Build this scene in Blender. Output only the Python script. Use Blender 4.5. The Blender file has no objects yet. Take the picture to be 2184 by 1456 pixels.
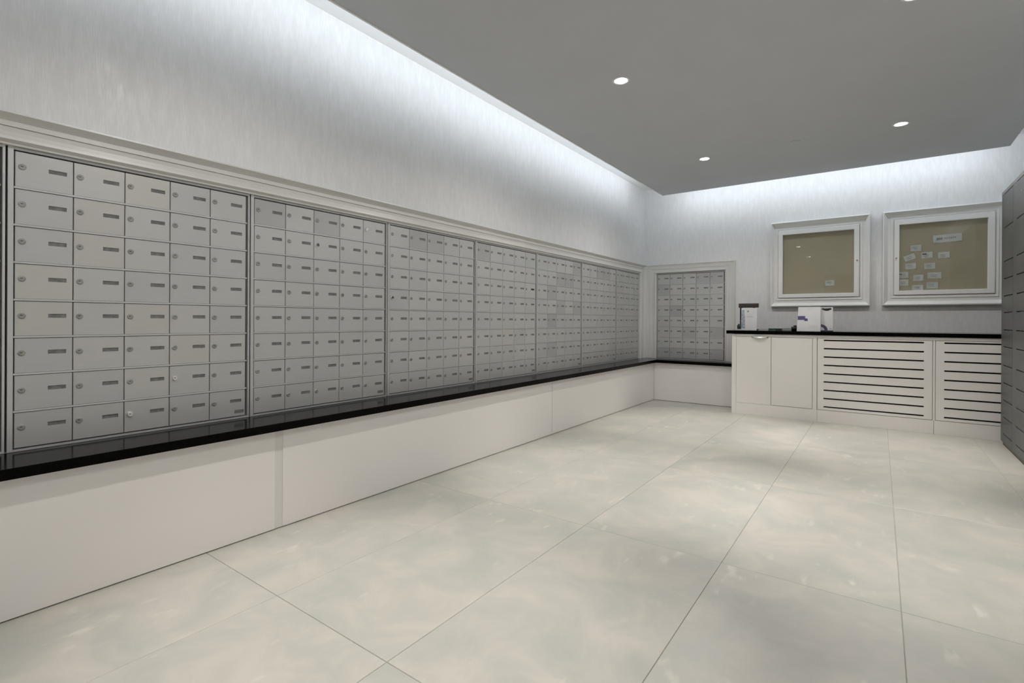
import bpy, bmesh, math, random
from mathutils import Matrix, Vector
random.seed(7)
SC = bpy.context.scene
COL = SC.collection
PI = math.pi

# ------------------------------------------------------------------ camera
F_PX, YAW, ROLL, PITCH, HORIZON = 1078.2, math.radians(35.988), math.radians(0.290), math.radians(-0.044), 683.8
cam = bpy.data.cameras.new('camera'); cam_o = bpy.data.objects.new('camera', cam); COL.objects.link(cam_o)
def cam_axis(l, d, h):
    l, h = l*math.cos(ROLL)-h*math.sin(ROLL), l*math.sin(ROLL)+h*math.cos(ROLL)
    d, h = d*math.cos(PITCH)-h*math.sin(PITCH), d*math.sin(PITCH)+h*math.cos(PITCH)
    s, c = math.sin(YAW), math.cos(YAW)
    return Vector((-s*d+c*l, c*d+s*l, h))
R_, U_, F_ = cam_axis(1, 0, 0), cam_axis(0, 0, 1), cam_axis(0, 1, 0)
m = Matrix((( R_.x, U_.x, -F_.x), (R_.y, U_.y, -F_.y), (R_.z, U_.z, -F_.z))).to_4x4()
m.translation = Vector((0, 0, 1.0))
cam_o.matrix_world = m
cam.sensor_fit = 'HORIZONTAL'; cam.sensor_width = 36; cam.lens = F_PX/2184*36
cam.shift_y = -(728-HORIZON)/2184
cam.clip_start = 0.02
SC.camera = cam_o

# ------------------------------------------------------------------ world, exposure
w = bpy.data.worlds.new('world'); SC.world = w; w.use_nodes = True
w.node_tree.nodes['Background'].inputs[0].default_value = (.6, .6, .6, 1)
w.node_tree.nodes['Background'].inputs[1].default_value = 0.02
SC.view_settings.view_transform = 'Standard'; SC.view_settings.look = 'None'
SC.view_settings.gamma = 1; SC.view_settings.use_curve_mapping = False
SC.view_settings.exposure = 0.0

# room dimensions (metres)
XW, YW = -2.543, 6.505          # wall faces, left and back
XR, YN = 1.32, -2.10            # right wall, near wall
ZS, ZC = 2.539, 2.74            # soffit underside, upper ceiling
SX0, SX1, SY1 = -2.141, 0.916, 6.102   # soffit edges

# ------------------------------------------------------------------ cove lighting (LED strips hidden above the soffit edge)
COVE_COL = (0.84, 0.92, 1.0)
def area(name, loc, normal, along, length, width, watts, col):
    L = bpy.data.lights.new(name, 'AREA'); L.shape = 'RECTANGLE'
    L.size = length; L.size_y = width; L.energy = watts; L.color = col
    o = bpy.data.objects.new(name, L); COL.objects.link(o)
    z = -Vector(normal).normalized(); x = Vector(along).normalized(); y = z.cross(x)
    mm = Matrix(((x.x, y.x, z.x), (x.y, y.y, z.y), (x.z, y.z, z.z))).to_4x4(); mm.translation = Vector(loc)
    o.matrix_world = mm
    return o
WPM = 2.0
area('cove_light', (SX0-.010, (YN+SY1)/2+.15, 2.632), (-1, 0, .6), (0, 1, 0), SY1-YN-.5, .02, WPM*(SY1-YN-.5), COVE_COL)
area('cove_light', ((SX0+SX1)/2, SY1+.010, 2.632), (0, 1, -.6), (1, 0, 0), SX1-SX0-.1, .02, 1.2*WPM*(SX1-SX0-.1), COVE_COL)
area('cove_light', (SX1+.010, (YN+SY1)/2+.15, 2.632), (1, 0, .6), (0, 1, 0), SY1-YN-.5, .02, WPM*(SY1-YN-.5), COVE_COL)

# ------------------------------------------------------------------ materials
def srgb(r, g, b):
    f = lambda c: (c/255/12.92) if c/255 <= .04045 else ((c/255+.055)/1.055)**2.4
    return (f(r), f(g), f(b), 1)
def mat(name, col, rough=.5, metal=0, spec=.5, bump=None, coat=0):
    M = bpy.data.materials.new(name); M.use_nodes = True
    nt = M.node_tree; b = nt.nodes['Principled BSDF']
    b.inputs['Base Color'].default_value = col; b.inputs['Roughness'].default_value = rough
    b.inputs['Metallic'].default_value = metal; b.inputs['Specular IOR Level'].default_value = spec
    b.inputs['Coat Weight'].default_value = coat
    return M
def nodes(M): return M.node_tree.nodes, M.node_tree.links, M.node_tree.nodes['Principled BSDF']
def vary(M, col_a, col_b, scale=(1, 1, 1), nscale=5, detail=4, rough=None, bump=0, bdist=.002, lo=.35, hi=.65, rand=True, nrough=.55):
    """procedural colour noise between two colours, optional bump; coordinates are the object's own, shifted per object"""
    n, l, b = nodes(M)
    tc = n.new('ShaderNodeTexCoord'); mp = n.new('ShaderNodeMapping'); mp.inputs['Scale'].default_value = scale
    l.new(tc.outputs['Object'], mp.inputs['Vector'])
    if rand:
        oi = n.new('ShaderNodeObjectInfo'); mu = n.new('ShaderNodeMath'); mu.operation = 'MULTIPLY'; mu.inputs[1].default_value = 37.
        l.new(oi.outputs['Random'], mu.inputs[0]); cb = n.new('ShaderNodeCombineXYZ')
        for k in range(3): l.new(mu.outputs[0], cb.inputs[k])
        l.new(cb.outputs[0], mp.inputs['Location'])
    no = n.new('ShaderNodeTexNoise'); no.inputs['Scale'].default_value = nscale; no.inputs['Detail'].default_value = detail
    no.inputs['Roughness'].default_value = nrough
    l.new(mp.outputs[0], no.inputs['Vector'])
    r = n.new('ShaderNodeValToRGB'); r.color_ramp.elements[0].position = lo; r.color_ramp.elements[1].position = hi
    r.color_ramp.elements[0].color = col_a; r.color_ramp.elements[1].color = col_b
    l.new(no.outputs[0], r.inputs[0]); l.new(r.outputs[0], b.inputs['Base Color'])
    if bump:
        bp = n.new('ShaderNodeBump'); bp.inputs['Strength'].default_value = bump; bp.inputs['Distance'].default_value = bdist
        l.new(no.outputs[0], bp.inputs['Height']); l.new(bp.outputs[0], b.inputs['Normal'])
    return no, r
def g(v): return (v, v, v, 1)

M = {}
# pearly wallpaper with fine vertical streaks
M['paper'] = mat('wallpaper', g(.7), .42, spec=.4)
n, l, b = nodes(M['paper'])
tc = n.new('ShaderNodeTexCoord'); mp = n.new('ShaderNodeMapping'); mp.inputs['Scale'].default_value = (1, 1, .085)
l.new(tc.outputs['Object'], mp.inputs['Vector'])
n1 = n.new('ShaderNodeTexNoise'); n1.inputs['Scale'].default_value = 230; n1.inputs['Detail'].default_value = 2; n1.inputs['Roughness'].default_value = .5
mp2 = n.new('ShaderNodeMapping'); mp2.inputs['Scale'].default_value = (1, 1, .22); l.new(tc.outputs['Object'], mp2.inputs['Vector'])
n2 = n.new('ShaderNodeTexNoise'); n2.inputs['Scale'].default_value = 38; n2.inputs['Detail'].default_value = 3
l.new(mp.outputs[0], n1.inputs['Vector']); l.new(mp2.outputs[0], n2.inputs['Vector'])
ad = n.new('ShaderNodeMath'); ad.operation = 'MULTIPLY'; l.new(n1.outputs[0], ad.inputs[0]); l.new(n2.outputs[0], ad.inputs[1])
r = n.new('ShaderNodeValToRGB'); r.color_ramp.elements[0].position = .16; r.color_ramp.elements[1].position = .40
r.color_ramp.elements[0].color = (.735, .735, .73, 1); r.color_ramp.elements[1].color = (.80, .80, .80, 1)
l.new(ad.outputs[0], r.inputs[0]); l.new(r.outputs[0], b.inputs['Base Color'])
rr = n.new('ShaderNodeMapRange'); rr.inputs[1].default_value = .15; rr.inputs[2].default_value = .4; rr.inputs[3].default_value = .6; rr.inputs[4].default_value = .28
l.new(ad.outputs[0], rr.inputs[0]); l.new(rr.outputs[0], b.inputs['Roughness'])
bp = n.new('ShaderNodeBump'); bp.inputs['Strength'].default_value = .16; bp.inputs['Distance'].default_value = .0015
l.new(ad.outputs[0], bp.inputs['Height']); l.new(bp.outputs[0], b.inputs['Normal'])

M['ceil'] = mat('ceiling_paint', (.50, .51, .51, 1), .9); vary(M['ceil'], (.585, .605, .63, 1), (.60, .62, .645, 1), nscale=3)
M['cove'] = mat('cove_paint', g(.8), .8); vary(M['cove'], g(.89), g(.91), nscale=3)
M['trim'] = mat('trim_paint', (.66, .655, .63, 1), .38); vary(M['trim'], (.65, .645, .62, 1), (.68, .675, .65, 1), nscale=4)
M['case'] = mat('case_paint', (.70, .70, .68, 1), .32); vary(M['case'], (.80, .80, .78, 1), (.82, .82, .80, 1), nscale=4)
M['panel'] = mat('base_panel', (.70, .67, .645, 1), .28); vary(M['panel'], (.86, .83, .80, 1), (.87, .84, .81, 1), nscale=2)
M['lam'] = mat('white_laminate', (.70, .67, .64, 1), .35); vary(M['lam'], (.84, .81, .775, 1), (.86, .83, .795, 1), nscale=3)
M['gap'] = mat('joint_filler', (.52, .51, .49, 1), .5); vary(M['gap'], (.76, .74, .715, 1), (.78, .76, .735, 1), nscale=6)
M['black'] = mat('black_granite', (.003, .003, .003, 1), .14, spec=.07); vary(M['black'], (.001, .001, .001, 1), (.003, .003, .003, 1), nscale=260, lo=.45, hi=.75)
M['void'] = mat('dark_void', g(.008), .8); vary(M['void'], g(.006), g(.012), nscale=9)
# anodised aluminium doors: each door its own slight shade
def alu(name, a, bcol, metal=.4, rough=.42):
    MM = mat(name, a, rough, metal); n, l, b = nodes(MM)
    oi = n.new('ShaderNodeObjectInfo'); mx = n.new('ShaderNodeMix'); mx.data_type = 'RGBA'
    mx.inputs[6].default_value = a; mx.inputs[7].default_value = bcol; l.new(oi.outputs['Random'], mx.inputs[0])
    tc = n.new('ShaderNodeTexCoord'); mp = n.new('ShaderNodeMapping'); mp.inputs['Scale'].default_value = (4, 4, 220)
    no = n.new('ShaderNodeTexNoise'); no.inputs['Scale'].default_value = 2; no.inputs['Detail'].default_value = 2
    l.new(tc.outputs['Object'], mp.inputs['Vector']); l.new(mp.outputs[0], no.inputs['Vector'])
    mr = n.new('ShaderNodeMapRange'); mr.inputs[3].default_value = .94; mr.inputs[4].default_value = 1.06; l.new(no.outputs[0], mr.inputs[0])
    sc = n.new('ShaderNodeVectorMath'); sc.operation = 'SCALE'; l.new(mx.outputs[2], sc.inputs[0]); l.new(mr.outputs[0], sc.inputs[3])
    l.new(sc.outputs[0], b.inputs['Base Color'])
    return MM
M['recess'] = mat('grey_recess', g(.10), .6); vary(M['recess'], g(.09), g(.12), nscale=9)
M['door'] = alu('anodised_aluminium', (.54, .545, .54, 1), (.59, .585, .565, 1))
M['door_dark'] = alu('darker_aluminium', (.47, .47, .47, 1), (.49, .49, .485, 1))
M['door_warm'] = alu('warm_aluminium', (.575, .565, .54, 1), (.59, .58, .55, 1))
M['alu'] = alu('aluminium_frame', (.62, .63, .62, 1), (.65, .655, .645, 1), .5, .35)
M['slot'] = mat('name_slot_grey', (.13, .13, .125, 1), .35); vary(M['slot'], (.15, .15, .145, 1), (.23, .23, .22, 1), nscale=60)
M['slot_black'] = mat('name_slot_black', g(.004), .3); vary(M['slot_black'], g(.003), g(.006), nscale=20)
M['lock'] = mat('dull_lock', (.30, .30, .28, 1), .35, .5); vary(M['lock'], (.32, .32, .30, 1), (.42, .42, .39, 1), nscale=40)
M['chrome'] = mat('bright_chrome', (.85, .85, .83, 1), .12, 1.); vary(M['chrome'], (.82, .82, .80, 1), (.88, .88, .86, 1), nscale=30)
M['nickel'] = mat('satin_nickel', (.9, .9, .87, 1), .25, .55); vary(M['nickel'], (.88, .88, .85, 1), (.92, .92, .90, 1), nscale=30)
M['locker'] = mat('locker_grey', (.13, .13, .128, 1), .42, .2); vary(M['locker'], (.098, .100, .098, 1), (.122, .124, .122, 1), nscale=3)
M['locker_edge'] = mat('locker_edge', (.20, .20, .205, 1), .35, .3); vary(M['locker_edge'], (.19, .19, .195, 1), (.22, .22, .225, 1), nscale=4)
M['brown_base'] = mat('brown_plinth', (.10, .075, .055, 1), .5); vary(M['brown_base'], (.08, .06, .045, 1), (.12, .09, .065, 1), nscale=9)
M['cork'] = mat('tan_board', (.235, .205, .15, 1), .85); vary(M['cork'], (.43, .375, .275, 1), (.46, .40, .295, 1), nscale=5, bump=.05)
M['card'] = mat('white_card', (.62, .62, .61, 1), .6); vary(M['card'], (.58, .58, .57, 1), (.66, .66, .65, 1), nscale=14)
M['card_bright'] = mat('bright_white_card', (.8, .8, .8, 1), .5); vary(M['card_bright'], (.77, .77, .78, 1), (.82, .82, .83, 1), nscale=10)
M['print'] = mat('grey_print', (.30, .30, .30, 1), .6); vary(M['print'], g(.26), g(.36), nscale=80)
M['ink'] = mat('black_ink', g(.02), .5); vary(M['ink'], g(.015), g(.03), nscale=50)
M['purple'] = mat('purple_print', (.10, .085, .22, 1), .5); vary(M['purple'], (.085, .07, .19, 1), (.13, .11, .27, 1), nscale=50)
M['arc'] = mat('grey_purple_print', (.09, .08, .14, 1), .5); vary(M['arc'], (.075, .065, .12, 1), (.11, .10, .17, 1), nscale=40)
M['navy'] = mat('navy_print', (.05, .045, .085, 1), .45); vary(M['navy'], (.04, .035, .07, 1), (.06, .055, .10, 1), nscale=50)
M['blue'] = mat('pale_blue_print', (.28, .38, .5, 1), .5); vary(M['blue'], (.20, .25, .38, 1), (.55, .62, .64, 1), nscale=25)
M['tan'] = mat('tan_print', (.45, .36, .28, 1), .5); vary(M['tan'], (.35, .28, .22, 1), (.55, .50, .44, 1), nscale=25)
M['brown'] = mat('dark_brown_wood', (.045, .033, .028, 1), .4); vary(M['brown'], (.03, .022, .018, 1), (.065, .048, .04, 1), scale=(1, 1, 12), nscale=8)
M['green'] = mat('dark_green_glaze', (.035, .045, .02, 1), .3); vary(M['green'], (.02, .03, .012, 1), (.05, .065, .03, 1), nscale=20)
M['teal'] = mat('teal_cover', (.06, .13, .135, 1), .4); vary(M['teal'], (.03, .07, .075, 1), (.11, .22, .22, 1), nscale=30)
M['dkgrey'] = mat('dark_grey_plastic', (.03, .03, .03, 1), .35); vary(M['dkgrey'], g(.025), g(.04), nscale=20)
M['paint_white'] = mat('white_metal', g(.75), .4); vary(M['paint_white'], g(.72), g(.78), nscale=6)
M['wood_door'] = mat('brown_door', (.16, .11, .075, 1), .4); vary(M['wood_door'], (.12, .08, .055, 1), (.2, .14, .10, 1), scale=(6, 6, 1), nscale=6)
M['lens'] = mat('lamp_lens', g(.9), .4)
n, l, b = nodes(M['lens']); b.inputs['Emission Color'].default_value = (1, .97, .93, 1); b.inputs['Emission Strength'].default_value = 40
M['led'] = mat('led_tape', g(.9), .4)
n, l, b = nodes(M['led']); b.inputs['Emission Color'].default_value = (.86, .93, 1, 1); b.inputs['Emission Strength'].default_value = 2
# clear glass pane
G = bpy.data.materials.new('clear_glass'); G.use_nodes = True; nt = G.node_tree; nt.nodes.clear()
o = nt.nodes.new('ShaderNodeOutputMaterial'); mx = nt.nodes.new('ShaderNodeMixShader'); tr = nt.nodes.new('ShaderNodeBsdfTransparent')
gl = nt.nodes.new('ShaderNodeBsdfGlossy'); gl.inputs['Roughness'].default_value = .02; fr = nt.nodes.new('ShaderNodeFresnel'); fr.inputs[0].default_value = 1.5
tr.inputs[0].default_value = (.94, .95, .94, 1)
ge = nt.nodes.new('ShaderNodeNewGeometry'); sb = nt.nodes.new('ShaderNodeMath'); sb.operation = 'SUBTRACT'; sb.inputs[0].default_value = 1; nt.links.new(ge.outputs['Backfacing'], sb.inputs[1]); ml = nt.nodes.new('ShaderNodeMath'); ml.operation = 'MULTIPLY'; nt.links.new(sb.outputs[0], ml.inputs[0]); nt.links.new(fr.outputs[0], ml.inputs[1]); nt.links.new(ml.outputs[0], mx.inputs[0]); nt.links.new(tr.outputs[0], mx.inputs[1]); nt.links.new(gl.outputs[0], mx.inputs[2]); nt.links.new(mx.outputs[0], o.inputs[0])
M['glass'] = G
# floor tile: pale honed porcelain, cloudy, with small white flecks drawn out along the tile
T = mat('pale_floor_tile', (.6, .57, .5, 1), .33, spec=.45); M['tile'] = T
n, l, b = nodes(T)
tc = n.new('ShaderNodeTexCoord'); oi = n.new('ShaderNodeObjectInfo'); mu = n.new('ShaderNodeMath'); mu.operation = 'MULTIPLY'; mu.inputs[1].default_value = 53
l.new(oi.outputs['Random'], mu.inputs[0]); cb = n.new('ShaderNodeCombineXYZ'); [l.new(mu.outputs[0], cb.inputs[k]) for k in range(3)]
av = n.new('ShaderNodeVectorMath'); av.operation = 'ADD'; l.new(tc.outputs['Object'], av.inputs[0]); l.new(cb.outputs[0], av.inputs[1])
na = n.new('ShaderNodeTexNoise'); na.inputs['Scale'].default_value = 3.6; na.inputs['Detail'].default_value = 8; na.inputs['Roughness'].default_value = .64
na.inputs['Distortion'].default_value = .6
l.new(av.outputs[0], na.inputs['Vector'])
ra = n.new('ShaderNodeValToRGB'); e = ra.color_ramp.elements
e[0].position = .36; e[0].color = (.49, .485, .44, 1); e[1].position = .64; e[1].color = (.605, .567, .507, 1)
x = ra.color_ramp.elements.new(.5); x.color = (.548, .526, .475, 1)
l.new(na.outputs[0], ra.inputs[0])
mp = n.new('ShaderNodeMapping'); mp.inputs['Scale'].default_value = (1.0, .42, 1); mp.inputs['Rotation'].default_value = (0, 0, .35); l.new(av.outputs[0], mp.inputs['Vector'])
nb = n.new('ShaderNodeTexNoise'); nb.inputs['Scale'].default_value = 17; nb.inputs['Detail'].default_value = 5; l.new(mp.outputs[0], nb.inputs['Vector'])
rb = n.new('ShaderNodeValToRGB'); rb.color_ramp.elements[0].position = .60; rb.color_ramp.elements[1].position = .72; l.new(nb.outputs[0], rb.inputs[0])
nc = n.new('ShaderNodeTexNoise'); nc.inputs['Scale'].default_value = 3.2; nc.inputs['Detail'].default_value = 1; l.new(av.outputs[0], nc.inputs['Vector'])
rc = n.new('ShaderNodeValToRGB'); rc.color_ramp.elements[0].position = .48; rc.color_ramp.elements[1].position = .62; l.new(nc.outputs[0], rc.inputs[0])
mm = n.new('ShaderNodeMath'); mm.operation = 'MULTIPLY'; l.new(rb.outputs[0], mm.inputs[0]); l.new(rc.outputs[0], mm.inputs[1])
mk = n.new('ShaderNodeMath'); mk.operation = 'MULTIPLY'; mk.inputs[1].default_value = .75; l.new(mm.outputs[0], mk.inputs[0])
mx = n.new('ShaderNodeMix'); mx.data_type = 'RGBA'; l.new(mk.outputs[0], mx.inputs[0]); l.new(ra.outputs[0], mx.inputs[6]); mx.inputs[7].default_value = (.72, .69, .61, 1)
l.new(mx.outputs[2], b.inputs['Base Color'])
mr = n.new('ShaderNodeMapRange'); mr.inputs[3].default_value = .28; mr.inputs[4].default_value = .42; l.new(na.outputs[0], mr.inputs[0]); l.new(mr.outputs[0], b.inputs['Roughness'])
M['grout'] = mat('grout', (.4, .37, .33, 1), .8); vary(M['grout'], (.38, .35, .31, 1), (.44, .41, .37, 1), nscale=12)

# ------------------------------------------------------------------ mesh helpers
class MB:
    def __init__(s): s.v = []; s.f = []; s.m = []
    def box(s, x0, x1, y0, y1, z0, z1, mi=0):
        b = len(s.v)
        s.v += [(x0, y0, z0), (x1, y0, z0), (x1, y1, z0), (x0, y1, z0), (x0, y0, z1), (x1, y0, z1), (x1, y1, z1), (x0, y1, z1)]
        for f in ((0, 3, 2, 1), (4, 5, 6, 7), (0, 1, 5, 4), (1, 2, 6, 5), (2, 3, 7, 6), (3, 0, 4, 7)):
            s.f.append(tuple(b+i for i in f)); s.m.append(mi)
        return s
    def prism(s, pts, y0, y1, mi=0):
        """polygon in (x,z), counter-clockwise seen from -y, extruded y0 (front) to y1 (back)"""
        b = len(s.v); k = len(pts)
        s.v += [(p[0], y0, p[1]) for p in pts] + [(p[0], y1, p[1]) for p in pts]
        s.f.append(tuple(range(b, b+k))); s.m.append(mi)
        s.f.append(tuple(range(b+2*k-1, b+k-1, -1))); s.m.append(mi)
        for i in range(k):
            j = (i+1) % k; s.f.append((b+i, b+k+i, b+k+j, b+j)); s.m.append(mi)
        return s
    def slab(s, pts, z0, z1, mi=0):
        b = len(s.v); k = len(pts)
        s.v += [(p[0], p[1], z0) for p in pts] + [(p[0], p[1], z1) for p in pts]
        s.f.append(tuple(range(b+k-1, b-1, -1))); s.m.append(mi)
        s.f.append(tuple(range(b+k, b+2*k))); s.m.append(mi)
        for i in range(k):
            j = (i+1) % k; s.f.append((b+i, b+j, b+k+j, b+k+i)); s.m.append(mi)
        return s
    def disc_y(s, cx, cz, r0, r1, y0, y1, k=14, mi=0):
        """short cylinder on a y axis, front radius r0 at y0 (front), r1 at y1"""
        b = len(s.v)
        for rr_, yy in ((r0, y0), (r1, y1)):
            for i in range(k):
                a = 2*PI*i/k; s.v.append((cx+rr_*math.cos(a), yy, cz+rr_*math.sin(a)))
        s.f.append(tuple(range(b, b+k))); s.m.append(mi)
        s.f.append(tuple(range(b+2*k-1, b+k-1, -1))); s.m.append(mi)
        for i in range(k):
            j = (i+1) % k; s.f.append((b+i, b+k+i, b+k+j, b+j)); s.m.append(mi)
        return s
    def lathe_z(s, prof, k=24, mi=0, c=(0, 0)):
        b = len(s.v)
        for (r_, z) in prof:
            for i in range(k):
                a = 2*PI*i/k; s.v.append((c[0]+r_*math.cos(a), c[1]+r_*math.sin(a), z))
        for q in range(len(prof)-1):
            for i in range(k):
                j = (i+1) % k; s.f.append((b+q*k+i, b+q*k+j, b+(q+1)*k+j, b+(q+1)*k+i)); s.m.append(mi)
        return s
    def moulding(s, outer, inner, prof, closed, mi=0):
        """sweep a profile [(t across, proud)] between matching outer and inner outlines (x,z); mitred corners"""
        b = len(s.v); k = len(prof); n_ = len(outer)
        for (ox, oz), (ix, iz) in zip(outer, inner):
            for t, p in prof: s.v.append((ox+(ix-ox)*t, -p, oz+(iz-oz)*t))
        for i in range(n_ if closed else n_-1):
            j = (i+1) % n_
            for q in range(k-1):
                s.f.append((b+i*k+q, b+j*k+q, b+j*k+q+1, b+i*k+q+1)); s.m.append(mi)
        if not closed:
            s.f.append(tuple(b+q for q in range(k))); s.m.append(mi)
            s.f.append(tuple(b+(n_-1)*k+q for q in range(k-1, -1, -1))); s.m.append(mi)
        return s
    def mesh(s, name, mats):
        me = bpy.data.meshes.new(name); me.from_pydata(s.v, [], s.f)
        for x in (mats if isinstance(mats, (list, tuple)) else [mats]): me.materials.append(x)
        me.polygons.foreach_set('material_index', s.m)
        bm = bmesh.new(); bm.from_mesh(me); bmesh.ops.recalc_face_normals(bm, faces=bm.faces); bm.to_mesh(me); bm.free()
        return me
    def obj(s, name, mats, parent=None, bevel=0, smooth=False):
        o = bpy.data.objects.new(name, s.mesh(name, mats)); COL.objects.link(o)
        if parent: o.parent = parent
        if bevel:
            bv = o.modifiers.new('bevel', 'BEVEL'); bv.width = bevel; bv.segments = 2; bv.limit_method = 'ANGLE'
        if smooth:
            for p in o.data.polygons: p.use_smooth = True
        return o
def place(name, me, parent, loc=(0, 0, 0), rot=(0, 0, 0)):
    o = bpy.data.objects.new(name, me); COL.objects.link(o); o.parent = parent; o.location = loc; o.rotation_euler = rot
    return o
def empty(name, loc=(0, 0, 0), rz=0):
    o = bpy.data.objects.new(name, None); COL.objects.link(o); o.location = loc; o.rotation_euler = (0, 0, rz); o.empty_display_size = .1
    return o
def tag(o, label, cat, group=None):
    o['label'] = label; o['category'] = cat
    if group: o['group'] = group
    return o
def struct(o, label=None):
    o['kind'] = 'structure'
    if label: o['label'] = label
    return o

# ------------------------------------------------------------------ the room
w_ = MB()
w_.box(XW-.16, XW, YN-.15, YW+.15, 1.68, ZC)                      # wallpapered upper wall above the mailbox niche
w_.box(XW-.30, XW-.16, YN-.15, YW+.15, 0, ZC)                     # back of the niche
w_.box(XW-.16, XW, 6.345, YW+.15, .50, 1.68)                      # pier beside the corner
w_.box(XW-.16, XW-.0025, YN-.15, YW+.15, 0, .5125)                 # masonry below the mailboxes
struct(w_.obj('wall_left', M['paper']), 'long wall in pearly streaked wallpaper above the mailboxes')
w_ = MB()
w_.box(XW, XR+.15, YW, YW+.15, 1.68, ZC)
w_.box(XW, -2.39, YW, YW+.15, .50, 1.68)
w_.box(-1.505, XR+.15, YW, YW+.15, .50, 1.68)
w_.box(XW, -1.505, YW+.15, YW+.30, 0, ZC)
w_.box(-1.32, XR+.15, YW, YW+.15, 0, .50)
w_.box(XW, -1.32, YW, YW+.15, 0, .5125)
struct(w_.obj('wall_back', M['paper']), 'end wall in pearly wallpaper behind the noticeboards')
struct(MB().box(XR, XR+.15, YN-.15, YW, 0, ZC).obj('wall_right', M['paper']), 'right wall in wallpaper above the grey parcel lockers')
struct(MB().box(XW, XR, YN-.15, YN, 0, ZC).obj('wall_front', M['paper']), 'wall behind the camera')
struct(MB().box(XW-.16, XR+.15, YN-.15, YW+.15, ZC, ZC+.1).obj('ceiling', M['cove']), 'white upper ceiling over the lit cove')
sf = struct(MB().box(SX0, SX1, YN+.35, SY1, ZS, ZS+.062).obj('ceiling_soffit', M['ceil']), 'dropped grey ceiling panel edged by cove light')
e_ = MB(); d = .010; z0 = ZS-.003
e_.box(SX0-.014, SX0-.0005, YN+.35, SY1+.003, z0, ZS+.012)
e_.obj('corner_bead', M['paint_white'], sf)

# door behind the camera (seen only in the glass)
dr = struct(empty('door_1', (-.55, YN, 0)))
MB().box(-.5, .5, .0, .045, 0, 2.1).box(-.58, -.5, 0, .06, 0, 2.18).box(.5, .58, 0, .06, 0, 2.18).box(-.5, .5, 0, .06, 2.1, 2.18).obj('leaf', M['wood_door'], dr)
MB().box(.38, .41, .045, .085, .98, 1.10).obj('handle', M['chrome'], dr)

# ------------------------------------------------------------------ floor
fl = struct(MB().box(XW-.1, XR+.1, YN-.1, YW+.1, -.10, -.0025).obj('floor', M['grout']), 'pale large-format porcelain tile floor with fine joints')
xs = [-2.945, -2.345, -1.757, -1.160, -.525, .067, .662, 1.257, 1.852]
ys = [-1.467-1.225, -1.467, -.242, .983, 2.208, 3.433, 4.658, 5.883, 7.108]
J = .0008
for i in range(len(xs)-1):
    for j in range(len(ys)-1):
        x0, x1 = max(xs[i], XW+.02)+J, min(xs[i+1], XR)-J; y0, y1 = max(ys[j], YN)+J, min(ys[j+1], YW)-J
        if x1-x0 < .05 or y1-y0 < .05: continue
        t = MB(); c = .0012; hx, hy = (x1-x0)/2, (y1-y0)/2
        b0 = len(t.v)
        t.v += [(-hx, -hy, -.0024), (hx, -hy, -.0024), (hx, hy, -.0024), (-hx, hy, -.0024), (-hx, -hy, -c), (hx, -hy, -c), (hx, hy, -c), (-hx, hy, -c),
                (-hx+c, -hy+c, 0), (hx-c, -hy+c, 0), (hx-c, hy-c, 0), (-hx+c, hy-c, 0)]
        for a, bb in ((0, 4), (4, 8)):
            for q in range(4): t.f.append((a+q, a+(q+1) % 4, bb+(q+1) % 4, bb+q)); t.m.append(0)
        t.f.append((8, 9, 10, 11)); t.m.append(0)
        o = t.obj('tile', M['tile'], fl); o.location = ((x0+x1)/2, (y0+y1)/2, 0)

# ------------------------------------------------------------------ panels below the ledge
bl = struct(empty('baseboard_left', (-2.318, 0, 0), PI/2), 'smooth off-white panels below the long black ledge')
for y0, y1 in ((-2.09, -1.265), (-1.262, 1.283), (1.322, 3.794), (3.799, 6.2758)):
    MB().box(y0, y1, 0, .02, .004, .474).obj('panel', M['panel'], bl, .0015)
MB().box(1.283, 1.322, .0035, .02, .004, .474).obj('joint_strip', M['gap'], bl)
MB().box(YN+.01, 6.29, .0215, .222, 0, .474).obj('backing', M['panel'], bl)
bb = struct(empty('baseboard_back', (0, 6.276, 0), 0), 'off-white panel below the short ledge on the end wall')
MB().box(-2.3176, -1.306, 0, .02, .004, .474).obj('panel', M['panel'], bb, .0015)

MB().box(-2.54, -1.306, .0215, .226, 0, .474).obj('backing', M['panel'], bb)

# ------------------------------------------------------------------ black ledge
lg = MB().slab([(XW-.002, YN+.01), (-2.273, YN+.01), (-2.273, 6.231), (-1.305, 6.231), (-1.305, YW-.001), (XW-.002, YW-.001)][:6], .475, .512)
lg = lg.obj('granite_ledge', M['black'], bevel=.002)
tag(lg, 'long polished black granite ledge under the mailboxes, turning the corner', 'ledge')

# ------------------------------------------------------------------ casings round the mailboxes
PR = [(0, 0), (0, .040), (.02, .046), (.08, .047), (.10, .044), (.20, .022), (.26, .017), (.29, .019), (.43, .020), (.435, .014), (.455, .014), (.46, .020), (.60, .018), (.74, .022), (.76, .029), (.86, .031), (.89, .026), (.93, .018), (1.0, .016), (1.0, -.01)]
PR2 = [(0, 0), (0, .030), (.06, .032), (.12, .028), (.3, .024), (.32, .026), (.55, .024), (.58, .021), (.84, .021), (.88, .026), (.94, .026), (1.0, .015), (1, -.01)]
t1 = MB().moulding([(YN+.01, 1.737), (6.474, 1.737), (6.474, .513)], [(YN+.01, 1.622), (6.318, 1.622), (6.318, .513)], PR, False)
t1 = t1.obj('trim_1', M['trim']); t1.location = (XW, 0, 0); t1.rotation_euler = (0, 0, PI/2); struct(t1, 'stepped white moulding along the top of the long mailbox wall')
t2 = MB().moulding([(-2.510, .513), (-2.510, 1.737), (-1.402, 1.737), (-1.402, .513)], [(-2.376, .513), (-2.376, 1.624), (-1.514, 1.624), (-1.514, .513)], PR2, False)
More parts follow.
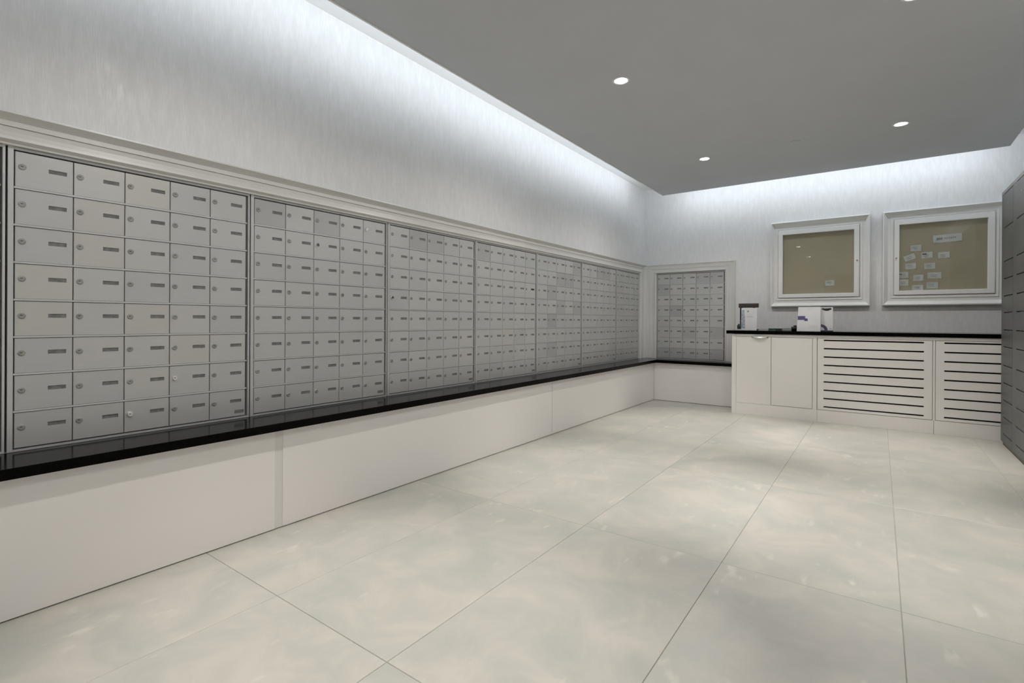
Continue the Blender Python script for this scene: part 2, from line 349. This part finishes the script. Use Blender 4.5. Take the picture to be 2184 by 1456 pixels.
t2 = t2.obj('trim_2', M['trim']); t2.location = (0, YW, 0); struct(t2, 'white casing around the short mailbox bank on the end wall')

# ------------------------------------------------------------------ mailboxes
DW, RP, Z0, ROWS = .166, .1362, .519, 8
def door_mesh(name, material, slot=True, w=DW):
    t = MB(); x0, x1, z0, z1 = .0015, w-.0015, .0065, RP-.0022; c = .0012; D = .010
    sx0, sx1, sz0, sz1 = .093, .146, .0735, .0885
    t.v += [(x0, D, z0), (x1, D, z0), (x1, D, z1), (x0, D, z1), (x0, c, z0), (x1, c, z0), (x1, c, z1), (x0, c, z1),
            (x0+c, 0, z0+c), (x1-c, 0, z0+c), (x1-c, 0, z1-c), (x0+c, 0, z1-c)]
    for a, bb_ in ((0, 4), (4, 8)):
        for q in range(4): t.f.append((a+q, a+(q+1) % 4, bb_+(q+1) % 4, bb_+q)); t.m.append(0)
    if slot:
        t.v += [(sx0, 0, sz0), (sx1, 0, sz0), (sx1, 0, sz1), (sx0, 0, sz1), (sx0, .003, sz0), (sx1, .003, sz0), (sx1, .003, sz1), (sx0, .003, sz1)]
        for a, bb_ in ((8, 12), (12, 16)):
            for q in range(4): t.f.append((a+q, a+(q+1) % 4, bb_+(q+1) % 4, bb_+q)); t.m.append(0)
    else:
        t.f.append((8, 9, 10, 11)); t.m.append(0)
    me = bpy.data.meshes.new(name); me.from_pydata(t.v, [], t.f); me.materials.append(material)
    return me
DM = {k: door_mesh('door', M[k]) for k in ('door', 'door_dark', 'door_warm')}
DM_blank = door_mesh('door', M['door_dark'], False)
SLOT = MB().box(.0925, .1465, .0028, .006, .0730, .0890).mesh('name_slot', M['slot'])
SLOTB = MB().box(.0925, .1465, .0022, .006, .0730, .0890).mesh('name_slot', M['slot_black'])
def lock_mesh(mt, r, p):
    t = MB(); t.disc_y(.020, .080, r*.82, r, -p, -p*.55, 16); t.disc_y(.020, .080, r, r, -p*.55, .001, 16)
    t.box(.0195-.0045, .0195+.0025, -p-.0004, -p, .0805, .0828, 1)
    return t.mesh('lock', [M[mt], M['ink']])
LOCK = lock_mesh('lock', .0108, .0040); LOCKB = lock_mesh('chrome', .0110, .0085)
RAILS = {}
def bank(loc, rz, cols, label, skip=None, dark=(), warm=(), bright=(), black=(), no_lock=(), no_slot=(), tagged=True, maker=True):
    """row 1 is the top row, column 1 the leftmost; local front plane y=0, doors start at x=0"""
    root = empty('mailbox_bank', loc, rz); W = DW*cols
    tag(root, label, 'mailboxes', 'banks of aluminium mailboxes')
    H = RP*ROWS
    t = MB()
    t.box(-.003, W+.009, .0105, .13, Z0-.006, Z0+H, 1)                                   # dark cabinet behind the doors
    t.box(-.018, -.003, -.003, .13, .513, Z0+H+.022)                                      # left stile
    t.box(W+.009, W+.016, -.003, .13, .513, Z0+H+.022)                                    # right stile
    t.box(-.003, W+.009, -.004, .12, .513, Z0+.0015)                                      # bottom rail
    t.box(-.003, W+.009, -.001, .12, Z0+H+.003, Z0+H+.012)                                # top rail
    t.box(-.003, W+.009, .006, .12, Z0+H+.012, Z0+H+.022, 1)
    t.obj('frame', [M['alu'], M['recess']], root)
    if cols not in RAILS: RAILS[cols] = MB().box(-.002, W+.004, -.0022, .012, -.0006, .0060).mesh('shelf_rail', M['alu'])
    for r_ in range(1, ROWS):
        place('shelf_rail', RAILS[cols], root, (0, 0, Z0+r_*RP))
    for r_ in range(1, ROWS+1):
        z = Z0+(ROWS-r_)*RP
        for c_ in range(1, cols+1):
            if skip and c_ <= skip: continue
            k = (r_, c_)
            me = DM['door_dark'] if k in dark else DM['door_warm'] if k in warm else DM['door']
            if k in no_slot: me = DM_blank
            d_ = place('door', me, root, ((c_-1)*DW, random.uniform(-.0004, .0004), z))
            if k not in no_slot:
                s_ = place('name_slot', SLOTB if k in black else SLOT, d_)
                if k in black: s_['label'] = 'black name slot'
            if k not in no_lock:
                lk = place('lock', LOCKB if k in bright else LOCK, d_)
                lk.rotation_euler = (0, 0, 0)
                if k in bright: lk['label'] = 'bright chrome lock'
    if maker:
        MB().box(W-.052, W-.008, -.0005, .001, Z0+.020, Z0+.036).obj('maker_plate', M['slot'], root)['label'] = 'small grey plate under the lowest name slot'
    return root
P0, PITCH_B = .423, .8705
LB = [
 ('aluminium mailbox bank cut off by the left edge of the photo', {}),
 ('largest, nearest complete aluminium mailbox bank, with one bright lock in its bottom row', dict(warm={(2, 2), (3, 2), (1, 3), (4, 1), (5, 1), (5, 3), (6, 4)}, bright={(7, 4), (8, 3)})),
 ('second complete mailbox bank from the left, bright locks in its top two rows', dict(dark={(1, 1), (1, 3)}, bright={(1, 5), (2, 3)})),
 ('third complete mailbox bank from the left, one bright lock in its first column', dict(bright={(4, 1)}, dark={(1, 2), (1, 3)})),
 ('mailbox bank with a single black name slot at its right side', dict(black={(3, 5)}, dark={(1, 1)})),
 ('mailbox bank with several mismatched darker doors on the long wall', dict(dark={(1, 5), (2, 3), (2, 4), (3, 2), (4, 3), (4, 5), (5, 2), (7, 2)})),
 ('five-door-wide mailbox bank next to the narrow bank near the room corner', dict(dark={(1, 3), (1, 4)})),
 ('narrow mailbox bank four doors wide at the room corner end of the long wall', dict()),
]
for i, (lab, kw) in enumerate(LB):
    y = P0+(i-1)*PITCH_B
    bank((XW, y, 0), PI/2, 4 if i == 7 else 5, lab, maker=i not in (0, 7), **kw)
bank((-2.374+.012, YW, 0), 0, 5, 'short mailbox bank framed alone on the end wall beside the white cabinet', maker=False,
     dark={(1, 4), (1, 5), (2, 1), (4, 2), (6, 3), (8, 1), (8, 2), (8, 3), (8, 4)}, no_slot={(6, 5), (8, 5)}, no_lock={(5, 5)})

# ------------------------------------------------------------------ downlights
def downlight(x, y, label):
    root = empty('downlight', (x, y, ZS)); tag(root, label, 'ceiling light', 'round recessed downlights')
    MB().lathe_z([(.056, 0), (.056, -.003), (.052, -.005), (.041, -.004), (.039, -.001), (.039, 0)], 32).obj('trim_ring', M['paint_white'], root, smooth=True)
    t = MB(); t.lathe_z([(.039, -.0005), (.034, -.002), (.017, -.0035), (.0005, -.004)], 24); t.obj('lens', M['lens'], root, smooth=True)
    for nm_, w_s, ang, bl in (('lamp_beam', BEAM_W, 54, .85), ('lamp_spill', SPILL_W, 152, .45)):
        L = bpy.data.lights.new(nm_, 'SPOT'); L.energy = w_s; L.color = (1.0, .965, .92); L.spot_size = math.radians(ang); L.spot_blend = bl; L.shadow_soft_size = .025
        o = bpy.data.objects.new(nm_, L); COL.objects.link(o); o.parent = root; o.location = (0, 0, -.02)
BEAM_W, SPILL_W = 118, 26
for y, nm in ((4.94, 'far'), (3.025, 'middle'), (1.09, 'near'), (-.84, 'rearmost')):
    for x, side in ((-1.344, 'mailbox'), (.13, 'locker')):
        if nm == 'near' and side == 'locker': continue
        downlight(x, y, {'far': 'round glowing downlight nearest the end wall, on the %s side', 'middle': 'round glowing downlight one row in front of the far pair, on the %s side',
                         'near': 'round downlight above the camera on the %s side', 'rearmost': 'round downlight behind the camera on the %s side'}[nm] % side)
cp = MB(); cp.lathe_z([(.042, 0), (.042, -.0035), (.038, -.005), (.0005, -.0055)], 28)
cp = cp.obj('sprinkler_cap', M['ceil'], smooth=True); cp.location = (-.592, 4.925, ZS); tag(cp, 'faint flat round cap on the grey ceiling between the far downlights', 'sprinkler cap')
# LED tape on the soffit top (hidden in the cove)
for nm, bx in (('behind the left edge', (SX0+.02, SX0+.03, YN+.4, SY1-.05)), ('behind the far edge', (SX0+.05, SX1-.05, SY1-.03, SY1-.02)), ('behind the right edge', (SX1-.03, SX1-.02, YN+.4, SY1-.05))):
    o = MB().box(bx[0], bx[1], bx[2], bx[3], ZS+.063, ZS+.066).obj('led_tape', M['led']); tag(o, 'thin cool white light tape %s of the dropped ceiling' % nm, 'light strip', 'cove light tapes')

# ------------------------------------------------------------------ cabinets on the end wall
YC = 5.892
sc_ = empty('storage_cabinet', (0, YC, 0)); tag(sc_, 'white two-door cabinet under the left end of the black counter', 'cabinet')
MB().box(-1.303, -.500, .0215, .61, 0, .866).obj('body', M['lam'], sc_)
MB().box(-1.303, -1.258, 0, .021, 0, .866).obj('side_stile', M['lam'], sc_, .001)
MB().box(-1.2575, -.500, .0005, .021, 0, .122).obj('plinth', M['lam'], sc_, .001)
MB().box(-1.2575, -.500, .001, .021, .838, .866).obj('top_rail', M['lam'], sc_, .001)
d1 = MB().box(-1.2565, -.9175, 0, .021, .1235, .836).obj('door', M['lam'], sc_, .0012)
d2 = MB().box(-.9135, -.543, 0, .021, .1265, .836).obj('door', M['lam'], sc_, .0012)
MB().box(-.540, -.503, .003, .021, .122, .838).obj('post', M['lam'], sc_, .001)
h_ = MB(); k = 14; prof = []
for i in range(k+1):
    a = PI*i/k; prof.append((math.cos(a), math.sin(a)))
# cup pull: half-moon hood hanging from the door's top edge
b0 = len(h_.v)
for j, (s_, p_, zz_) in enumerate(((1, 0, 0), (1, .014, 0), (.93, .024, -.006), (.8, .026, -.016), (.55, .020, -.024))):
    for cx_, sy_ in prof: h_.v.append((-1.022+.083*cx_*s_, -p_*(.35+.65*sy_), .842+zz_*(.4+.6*sy_)))
for j in range(4):
    for i in range(k): a = b0+j*(k+1)+i; h_.f.append((a, a+1, a+k+2, a+k+1)); h_.m.append(0)
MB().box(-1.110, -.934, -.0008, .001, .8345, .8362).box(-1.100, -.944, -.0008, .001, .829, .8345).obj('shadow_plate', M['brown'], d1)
o = h_.obj('handle', M['nickel'], d1, smooth=True); o['label'] = 'bright chrome cup handle'; s_ = o.modifiers.new('solid', 'SOLIDIFY'); s_.thickness = .002

vc = empty('vented_cabinet', (0, YC, 0)); tag(vc, 'long white cabinet with black-slotted panels under the right part of the counter', 'cabinet')
MB().box(-.499, 1.315, .040, .61, 0, .866, 1).box(-.499, 1.315, .0215, .61, 0, .13).box(-.499, 1.315, .0215, .61, .832, .866)\
    .box(-.499, -.46, .0215, .61, .13, .832).box(.36, .46, .0215, .61, .13, .832).box(1.28, 1.315, .0215, .61, .13, .832).obj('body', [M['lam'], M['void']], vc)
MB().box(-.499, .399, .0005, .021, 0, .122).obj('plinth', M['lam'], vc, .001)
MB().box(.4015, 1.315, .0005, .021, 0, .122).obj('plinth', M['lam'], vc, .001)
MB().box(-.499, 1.315, .001, .021, .838, .866).obj('top_rail', M['lam'], vc, .001)
MB().box(.392, .408, .003, .021, .122, .838).obj('post', M['lam'], vc)
SLZ = [.817-.0826*i for i in range(9)]; SH = .0068
for x0, x1, a0, a1 in ((-.497, .388, -.445, .330), (.412, 1.297, .470, 1.245)):
    gp = MB().box(x0, a0, 0, .020, .1265, .836).box(a1, x1, 0, .020, .1265, .836).box(a0, a1, 0, .020, SLZ[0]+SH, .836).box(a0, a1, 0, .020, .1265, SLZ[-1]-SH).obj('grille_panel', M['lam'], vc)
    for i in range(8):
        MB().box(a0, a1, 0, .020, SLZ[i+1]+SH, SLZ[i]-SH).obj('slat', M['lam'], gp)
ct = MB().box(-1.357, 1.318, 5.872, 6.504, .868, .903).obj('countertop', M['black'], bevel=.0015)
tag(ct, 'thin black granite counter on top of the white cabinets', 'counter')

# ------------------------------------------------------------------ grey parcel locker on the right
lk = empty('parcel_locker', (.82, 5.78, 0), -PI/2)      # local x runs towards the camera
tag(lk, 'tall dark grey parcel locker along the right wall, cut off by the photo edge', 'locker')
LL = 2.45; ZL = [.10, .235, .375, .515, .655, .807, .943, 1.083, 1.217, 1.357, 1.498, 1.770, 2.045]
MB().box(0, LL, .018, .495, .030, 2.052).obj('body', M['locker'], lk)
MB().box(-.001, LL, 0, .497, 2.047, 2.077).obj('top_rim', M['locker_edge'], lk, .002)
MB().box(.02, LL, .012, .48, 0, .030).obj('plinth', M['brown_base'], lk)
cols_ = [(.096, .435), (.567, .906), (1.038, 1.377), (1.509, 1.848), (1.98, 2.32)]
e0 = 0
for a0, a1 in cols_+[(LL, LL)]:
    MB().box(e0, a0-.0008 if a0 < LL else LL, .001, .018, .030, 2.047).obj('stile', M['locker'], lk); e0 = a1+.0008
for ci, (a0, a1) in enumerate(cols_):
    prev = .0305
    for zi, z in enumerate(ZL):
        d_ = MB().box(a0, a1, .0, .018, prev+.0035, z-.0035).obj('door', M['locker'], lk, .001)
        if zi == len(ZL)-1:
            dd = MB().disc_y(a0+.05 if False else a1-.18, (z+prev)/2+.04, .007, .008, -.002, .002, 12).obj('lock', M['lock'], d_)
        prev = z

# ------------------------------------------------------------------ glazed noticeboards
YF = YW-.004
CP = [(0, 0), (0, .058), (.10, .062), (.16, .060), (.22, .052), (.46, .026), (.72, .025), (.75, .036), (.88, .034), (1.0, .028), (1.0, .008)]
def case(name, label, ox0, ox1, oz0, oz1, dx0, dx1, dz0, dz1, gx0, gx1, gz0, gz1, kx):
    r_ = empty(name, (0, YF, 0)); tag(r_, label, 'noticeboard', 'glazed white noticeboards')
    MB().moulding([(ox0, oz0), (ox0, oz1), (ox1, oz1), (ox1, oz0)], [(dx0, dz0), (dx0, dz1), (dx1, dz1), (dx1, dz0)], CP, True).obj('outer_moulding', M['case'], r_)
    q = .003
    df = MB().moulding([(dx0+q, dz0+q), (dx0+q, dz1-q), (dx1-q, dz1-q), (dx1-q, dz0+q)], [(gx0, gz0), (gx0, gz1), (gx1, gz1), (gx1, gz0)],
                  [(0, .010), (0, .044), (.06, .047), (.92, .047), (1, .042), (1, .018)], True).obj('door_frame', M['case'], r_)
    MB().box(dx0-.01, dx1+.01, -.018, -.001, dz0-.01, dz1+.01).obj('backing', M['cork'], r_)
    MB().box(gx0-.004, gx1+.004, -.034, -.031, gz0-.004, gz1+.004).obj('glass_pane', M['glass'], df)
    MB().disc_y(kx, 1.651, .008, .0095, -.056, -.046, 16).box(kx-.004, kx+.004, -.0565, -.056, 1.649, 1.652, 1).obj('lock', [M['chrome'], M['ink']], df)
    return r_
case('display_case', 'left white-framed glazed noticeboard, empty but for one small note', -1.011, -.079, 1.171, 2.130, -.937, -.169, 1.268, 2.036, -.890, -.219, 1.312, 1.982, -.191)
case('display_case', 'right white-framed glazed noticeboard full of small pinned cards', .026, .965, 1.171, 2.130, .118, .876, 1.274, 2.043, .164, .822, 1.320, 1.986, .138)

# cards pinned in the boards (front plane y = YF-.019)
def note(cx, cz, w_c, h_c, deg, label, lines=2, black=None, name='note_card', curl=.006, cat='card', group='small cards pinned in the right noticeboard'):
    root = empty(name, (cx, YF-.0185, cz)); root.rotation_euler = (0, math.radians(-deg), 0); tag(root, label, cat, group)
    t = MB(); k_ = 6; th = .0006
    for j in range(2):
        for i in range(k_+1):
            u_ = i/k_; y = -curl*(2*u_-1)**2 - (0 if j == 0 else .0005)
            t.v += [(-w_c/2+w_c*u_, y-(0 if j else th)*0, -h_c/2), (-w_c/2+w_c*u_, y-.002, h_c/2)]
    n2_ = 2*(k_+1)
    for i in range(k_):
        a = 2*i; t.f.append((a+n2_, a+n2_+2, a+n2_+3, a+n2_+1)); t.m.append(0); t.f.append((a, a+1, a+3, a+2)); t.m.append(0)
        t.f.append((a, a+2, a+n2_+2, a+n2_)); t.m.append(0); t.f.append((a+1, a+n2_+1, a+n2_+3, a+3)); t.m.append(0)
    t.f.append((0, n2_, n2_+1, 1)); t.m.append(0); e1 = 2*k_; t.f.append((e1, e1+1, e1+n2_+1, e1+n2_)); t.m.append(0)
    t.obj('paper', M['card'], root)
    q = MB()
    for i in range(lines):
        z = h_c*(.12-.26*i); ww = w_c*(.30-.06*i); q.box(-ww, ww*.7, -.0065, -.0058, z-.0016, z+.0016)
    if lines: q.obj('printed_lines', M['print'], root)
    if black: MB().box(black[0], black[1], -.0085, -.0058, black[2], black[3]).obj('logo', M['ink'], root)
    return root
note(-.437, 1.424, .086, .060, 1, 'single small white note at the bottom right of the left noticeboard', 1, group=None)
note(.295, 1.745, .086, .062, 2, 'white card topmost in the cluster, left of the long heading slip')
note(.246, 1.654, .092, .056, 21, 'white card tilted steeply beside the lock of the right noticeboard')
note(.381, 1.668, .088, .060, 3, 'white card with a short black mark, in the middle of the cards', black=(-.036, -.002, .010, .017))
note(.509, 1.660, .086, .060, 2, 'white card standing alone furthest right of the cluster')
note(.254, 1.566, .084, .058, 3, 'creased greyish card just under the tilted one')
note(.402, 1.560, .084, .060, 2, 'white card with a dipped top edge under the black-marked one')
note(.198, 1.480, .076, .062, 1, 'card with a black logo against the left frame of the right noticeboard', black=(-.038, -.014, .006, .013))
note(.315, 1.446, .080, .060, -1, 'white card low down between the left edge cards and the wide card')
note(.438, 1.464, .106, .060, 0, 'wider grey card in the lower right of the cluster')
note(.199, 1.402, .078, .062, 0, 'plain card against the left frame, below the black-logo card')
note(.422, 1.368, .088, .062, 0, 'plain grey card below the wider one')
note(.309, 1.348, .086, .054, 1, 'lowest card, tucked behind the bottom of the door frame')
hd = note(.534, 1.824, .214, .074, 1.5, 'long white heading slip above the cards in the right noticeboard', 0, name='heading_slip', curl=.004, cat='sign', group=None)
q = MB()
for i, (a, b_) in enumerate(((-.080, .013), (-.064, .012), (-.049, .012))): q.box(a, a+b_, -.0062, -.0058, -.010, .010); 
for i in range(6): q.box(-.018+i*.0145, -.018+i*.0145+.008, -.0062, -.0058, -.007 if i % 2 else -.004, .008)
q.obj('faded_lettering', M['print'], hd)

# ------------------------------------------------------------------ things on the counter
ZT = .903
def thing_at(name, x, y, rz, label, cat): return tag(empty(name, (x, y, ZT), rz), label, cat)
st = thing_at('leaflet_stand', -1.195, 6.20, 0, 'dark brown wooden stand at the left end of the black counter, behind a leaflet', 'stand')
MB().box(-.103, .103, -.018, .022, .254, .302).obj('top_bar', M['brown'], st, .003)
MB().box(-.090, -.064, -.012, .016, .014, .262).obj('post', M['brown'], st, .002)
MB().box(.046, .068, -.012, .016, .014, .262).obj('post', M['brown'], st, .002)
MB().box(-.098, .098, -.03, .035, 0, .014).obj('base', M['brown'], st, .002)
lf = thing_at('leaflet', -1.188, 6.135, 0, 'white leaflet with a blue picture strip, propped on the brown stand', 'leaflet')
def lean(o, deg): o.rotation_euler = (math.radians(-deg), 0, o.rotation_euler[2])
lean(lf, 5)
MB().box(-.073, .088, -.001, .003, .002, .250).obj('sheet', M['card_bright'], lf)
MB().prism([(-.071, .02), (-.032, .02), (-.034, .13), (-.044, .228), (-.071, .228)], -.0016, -.001).obj('picture_strip', M['blue'], lf)
MB().disc_y(-.004, .212, .010, .010, -.0016, -.001, 12).box(-.020, .050, -.0016, -.001, .150, .153).obj('emblem', M['print'], lf)
gj = MB(); gj.lathe_z([(.0005, .012), (.018, .012), (.021, .02), (.021, .052), (.012, .062), (.012, .070), (.0005, .071)], 20)
gj = gj.obj('green_jar', M['green'], smooth=True); gj.location = (-1.278, 6.12, ZT); tag(gj, 'small dark green jar at the leftmost end of the counter', 'jar')
wb = MB().box(-.030, .030, -.028, .028, 0, .012).obj('paper_block', M['card'], bevel=.001); wb.location = (-1.278, 6.12, ZT); tag(wb, 'small white paper block under the green jar', 'paper')
def stack(name, x, y, w_s, d_s, n_s, mats_, label, cat, rz0=0):
    r_ = thing_at(name, x, y, rz0, label, cat)
    for i in range(n_s):
        o = MB().box(-w_s/2, w_s/2, -d_s/2, d_s/2, 0, .0048).obj('sheet', M[mats_[i % len(mats_)]], r_); o.location = (random.uniform(-.004, .004), random.uniform(-.004, .004), .0050*i); o.rotation_euler = (0, 0, random.uniform(-.06, .06))
    return r_
stack('paper_stack', -1.025, 6.18, .10, .14, 4, ['card'], 'low fanned stack of white papers right of the brown stand', 'papers')
stack('booklet_stack', -.930, 6.12, .075, .12, 5, ['teal', 'teal', 'dkgrey'], 'small stack of teal booklets in the middle of the counter clutter', 'booklets')
stack('card_stack', -.866, 6.12, .040, .08, 5, ['green', 'dkgrey'], 'tiny dark green stack just right of the teal booklets', 'cards')
stack('leaflet_pile', -.796, 6.14, .085, .11, 6, ['card', 'print', 'blue'], 'loose pile of grey and white leaflets left of the dark cup', 'leaflets')
cu = thing_at('pen_cup', -.728, 6.10, 0, 'short dark grey cup beside the white document box', 'cup')
t = MB(); t.lathe_z([(.0005, .002), (.026, .002), (.0265, 0), (.030, .045), (.028, .045), (.024, .006), (.0005, .006)], 24); t.obj('body', M['dkgrey'], cu, smooth=True)
MB().box(-.006, .022, -.012, .010, .006, .060).obj('contents', M['dkgrey'], cu, .001)
# white box with purple label
bx = thing_at('document_box', -.583, 6.00, 0, 'large plain white box with a small purple label, standing on the counter', 'box')
t = MB(); b0 = len(t.v)
t.v += [(-.108, -.030, 0), (.103, -.030, 0), (.103, .045, 0), (-.108, .045, 0), (-.097, .000, .250), (.102, .000, .250), (.102, .045, .250), (-.097, .045, .250)]
for f in ((0, 3, 2, 1), (4, 5, 6, 7), (0, 1, 5, 4), (1, 2, 6, 5), (2, 3, 7, 6), (3, 0, 4, 7)): t.f.append(f); t.m.append(0)
t.obj('body', M['card_bright'], bx, .0015)
def on_face(mb, name, material, label=None):
    o = mb.obj(name, M[material], bx); o.location = (0, -.030, 0); o.rotation_euler = (-math.atan2(.030, .250), 0, 0)
    if label: o['label'] = label
    return o
on_face(MB().box(-.100, -.034, -.0012, 0, .118, .158).prism([(-.042, .106), (-.010, .106), (-.010, .130), (-.022, .134), (-.036, .134)], -.0013, 0), 'label_print', 'purple', 'purple label')
on_face(MB().box(.030, .085, -.0008, 0, .112, .118).box(.010, .085, -.0008, 0, .055, .060).box(.018, .080, -.0008, 0, .045, .049).box(-.098, -.070, -.0008, 0, .012, .018), 'faint_print', 'paint_white')
# narrow leaflet holder with purple arc
nh = thing_at('leaflet_holder', -.432, 6.03, 0, 'narrow upright white leaflet with a purple arc, in a dark low holder', 'leaflet holder')
MB().box(-.054, .056, -.020, .030, 0, .012).obj('holder_base', M['navy'], nh, .002)
o = MB().box(-.050, .054, 0, .006, .012, .247).obj('leaflet', M['card_bright'], nh)
arc = MB(); pts = []
k = 14
for i in range(k+1):
    a = PI/2*(1-i/k)+.12*(1-i/k); pts.append((-.050+max(0, .060*math.cos(a)), .013+.060*math.sin(a)))
inn = []
for i in range(k+1):
    a = PI/2*(i/k); inn.append((-.050+.032*math.cos(a), .013+.034*math.sin(a)))
arc.prism([(x_, z_) for x_, z_ in (pts[::-1]+inn[::-1])][::-1], -.0008, 0, 0)
arc.obj('arc_print', M['arc'], o)
MB().prism([(-.044, .224), (-.040, .236), (-.028, .238), (-.016, .233), (-.004, .236), (.010, .235), (.020, .237), (.034, .238), (.044, .233), (.040, .221), (.028, .218), (.016, .211), (-.002, .209), (-.018, .212), (-.030, .220)][::-1], -.0008, 0).obj('crest', M['ink'], o)
MB().box(.026, .044, -.0007, 0, .024, .030).obj('small_print', M['print'], o)
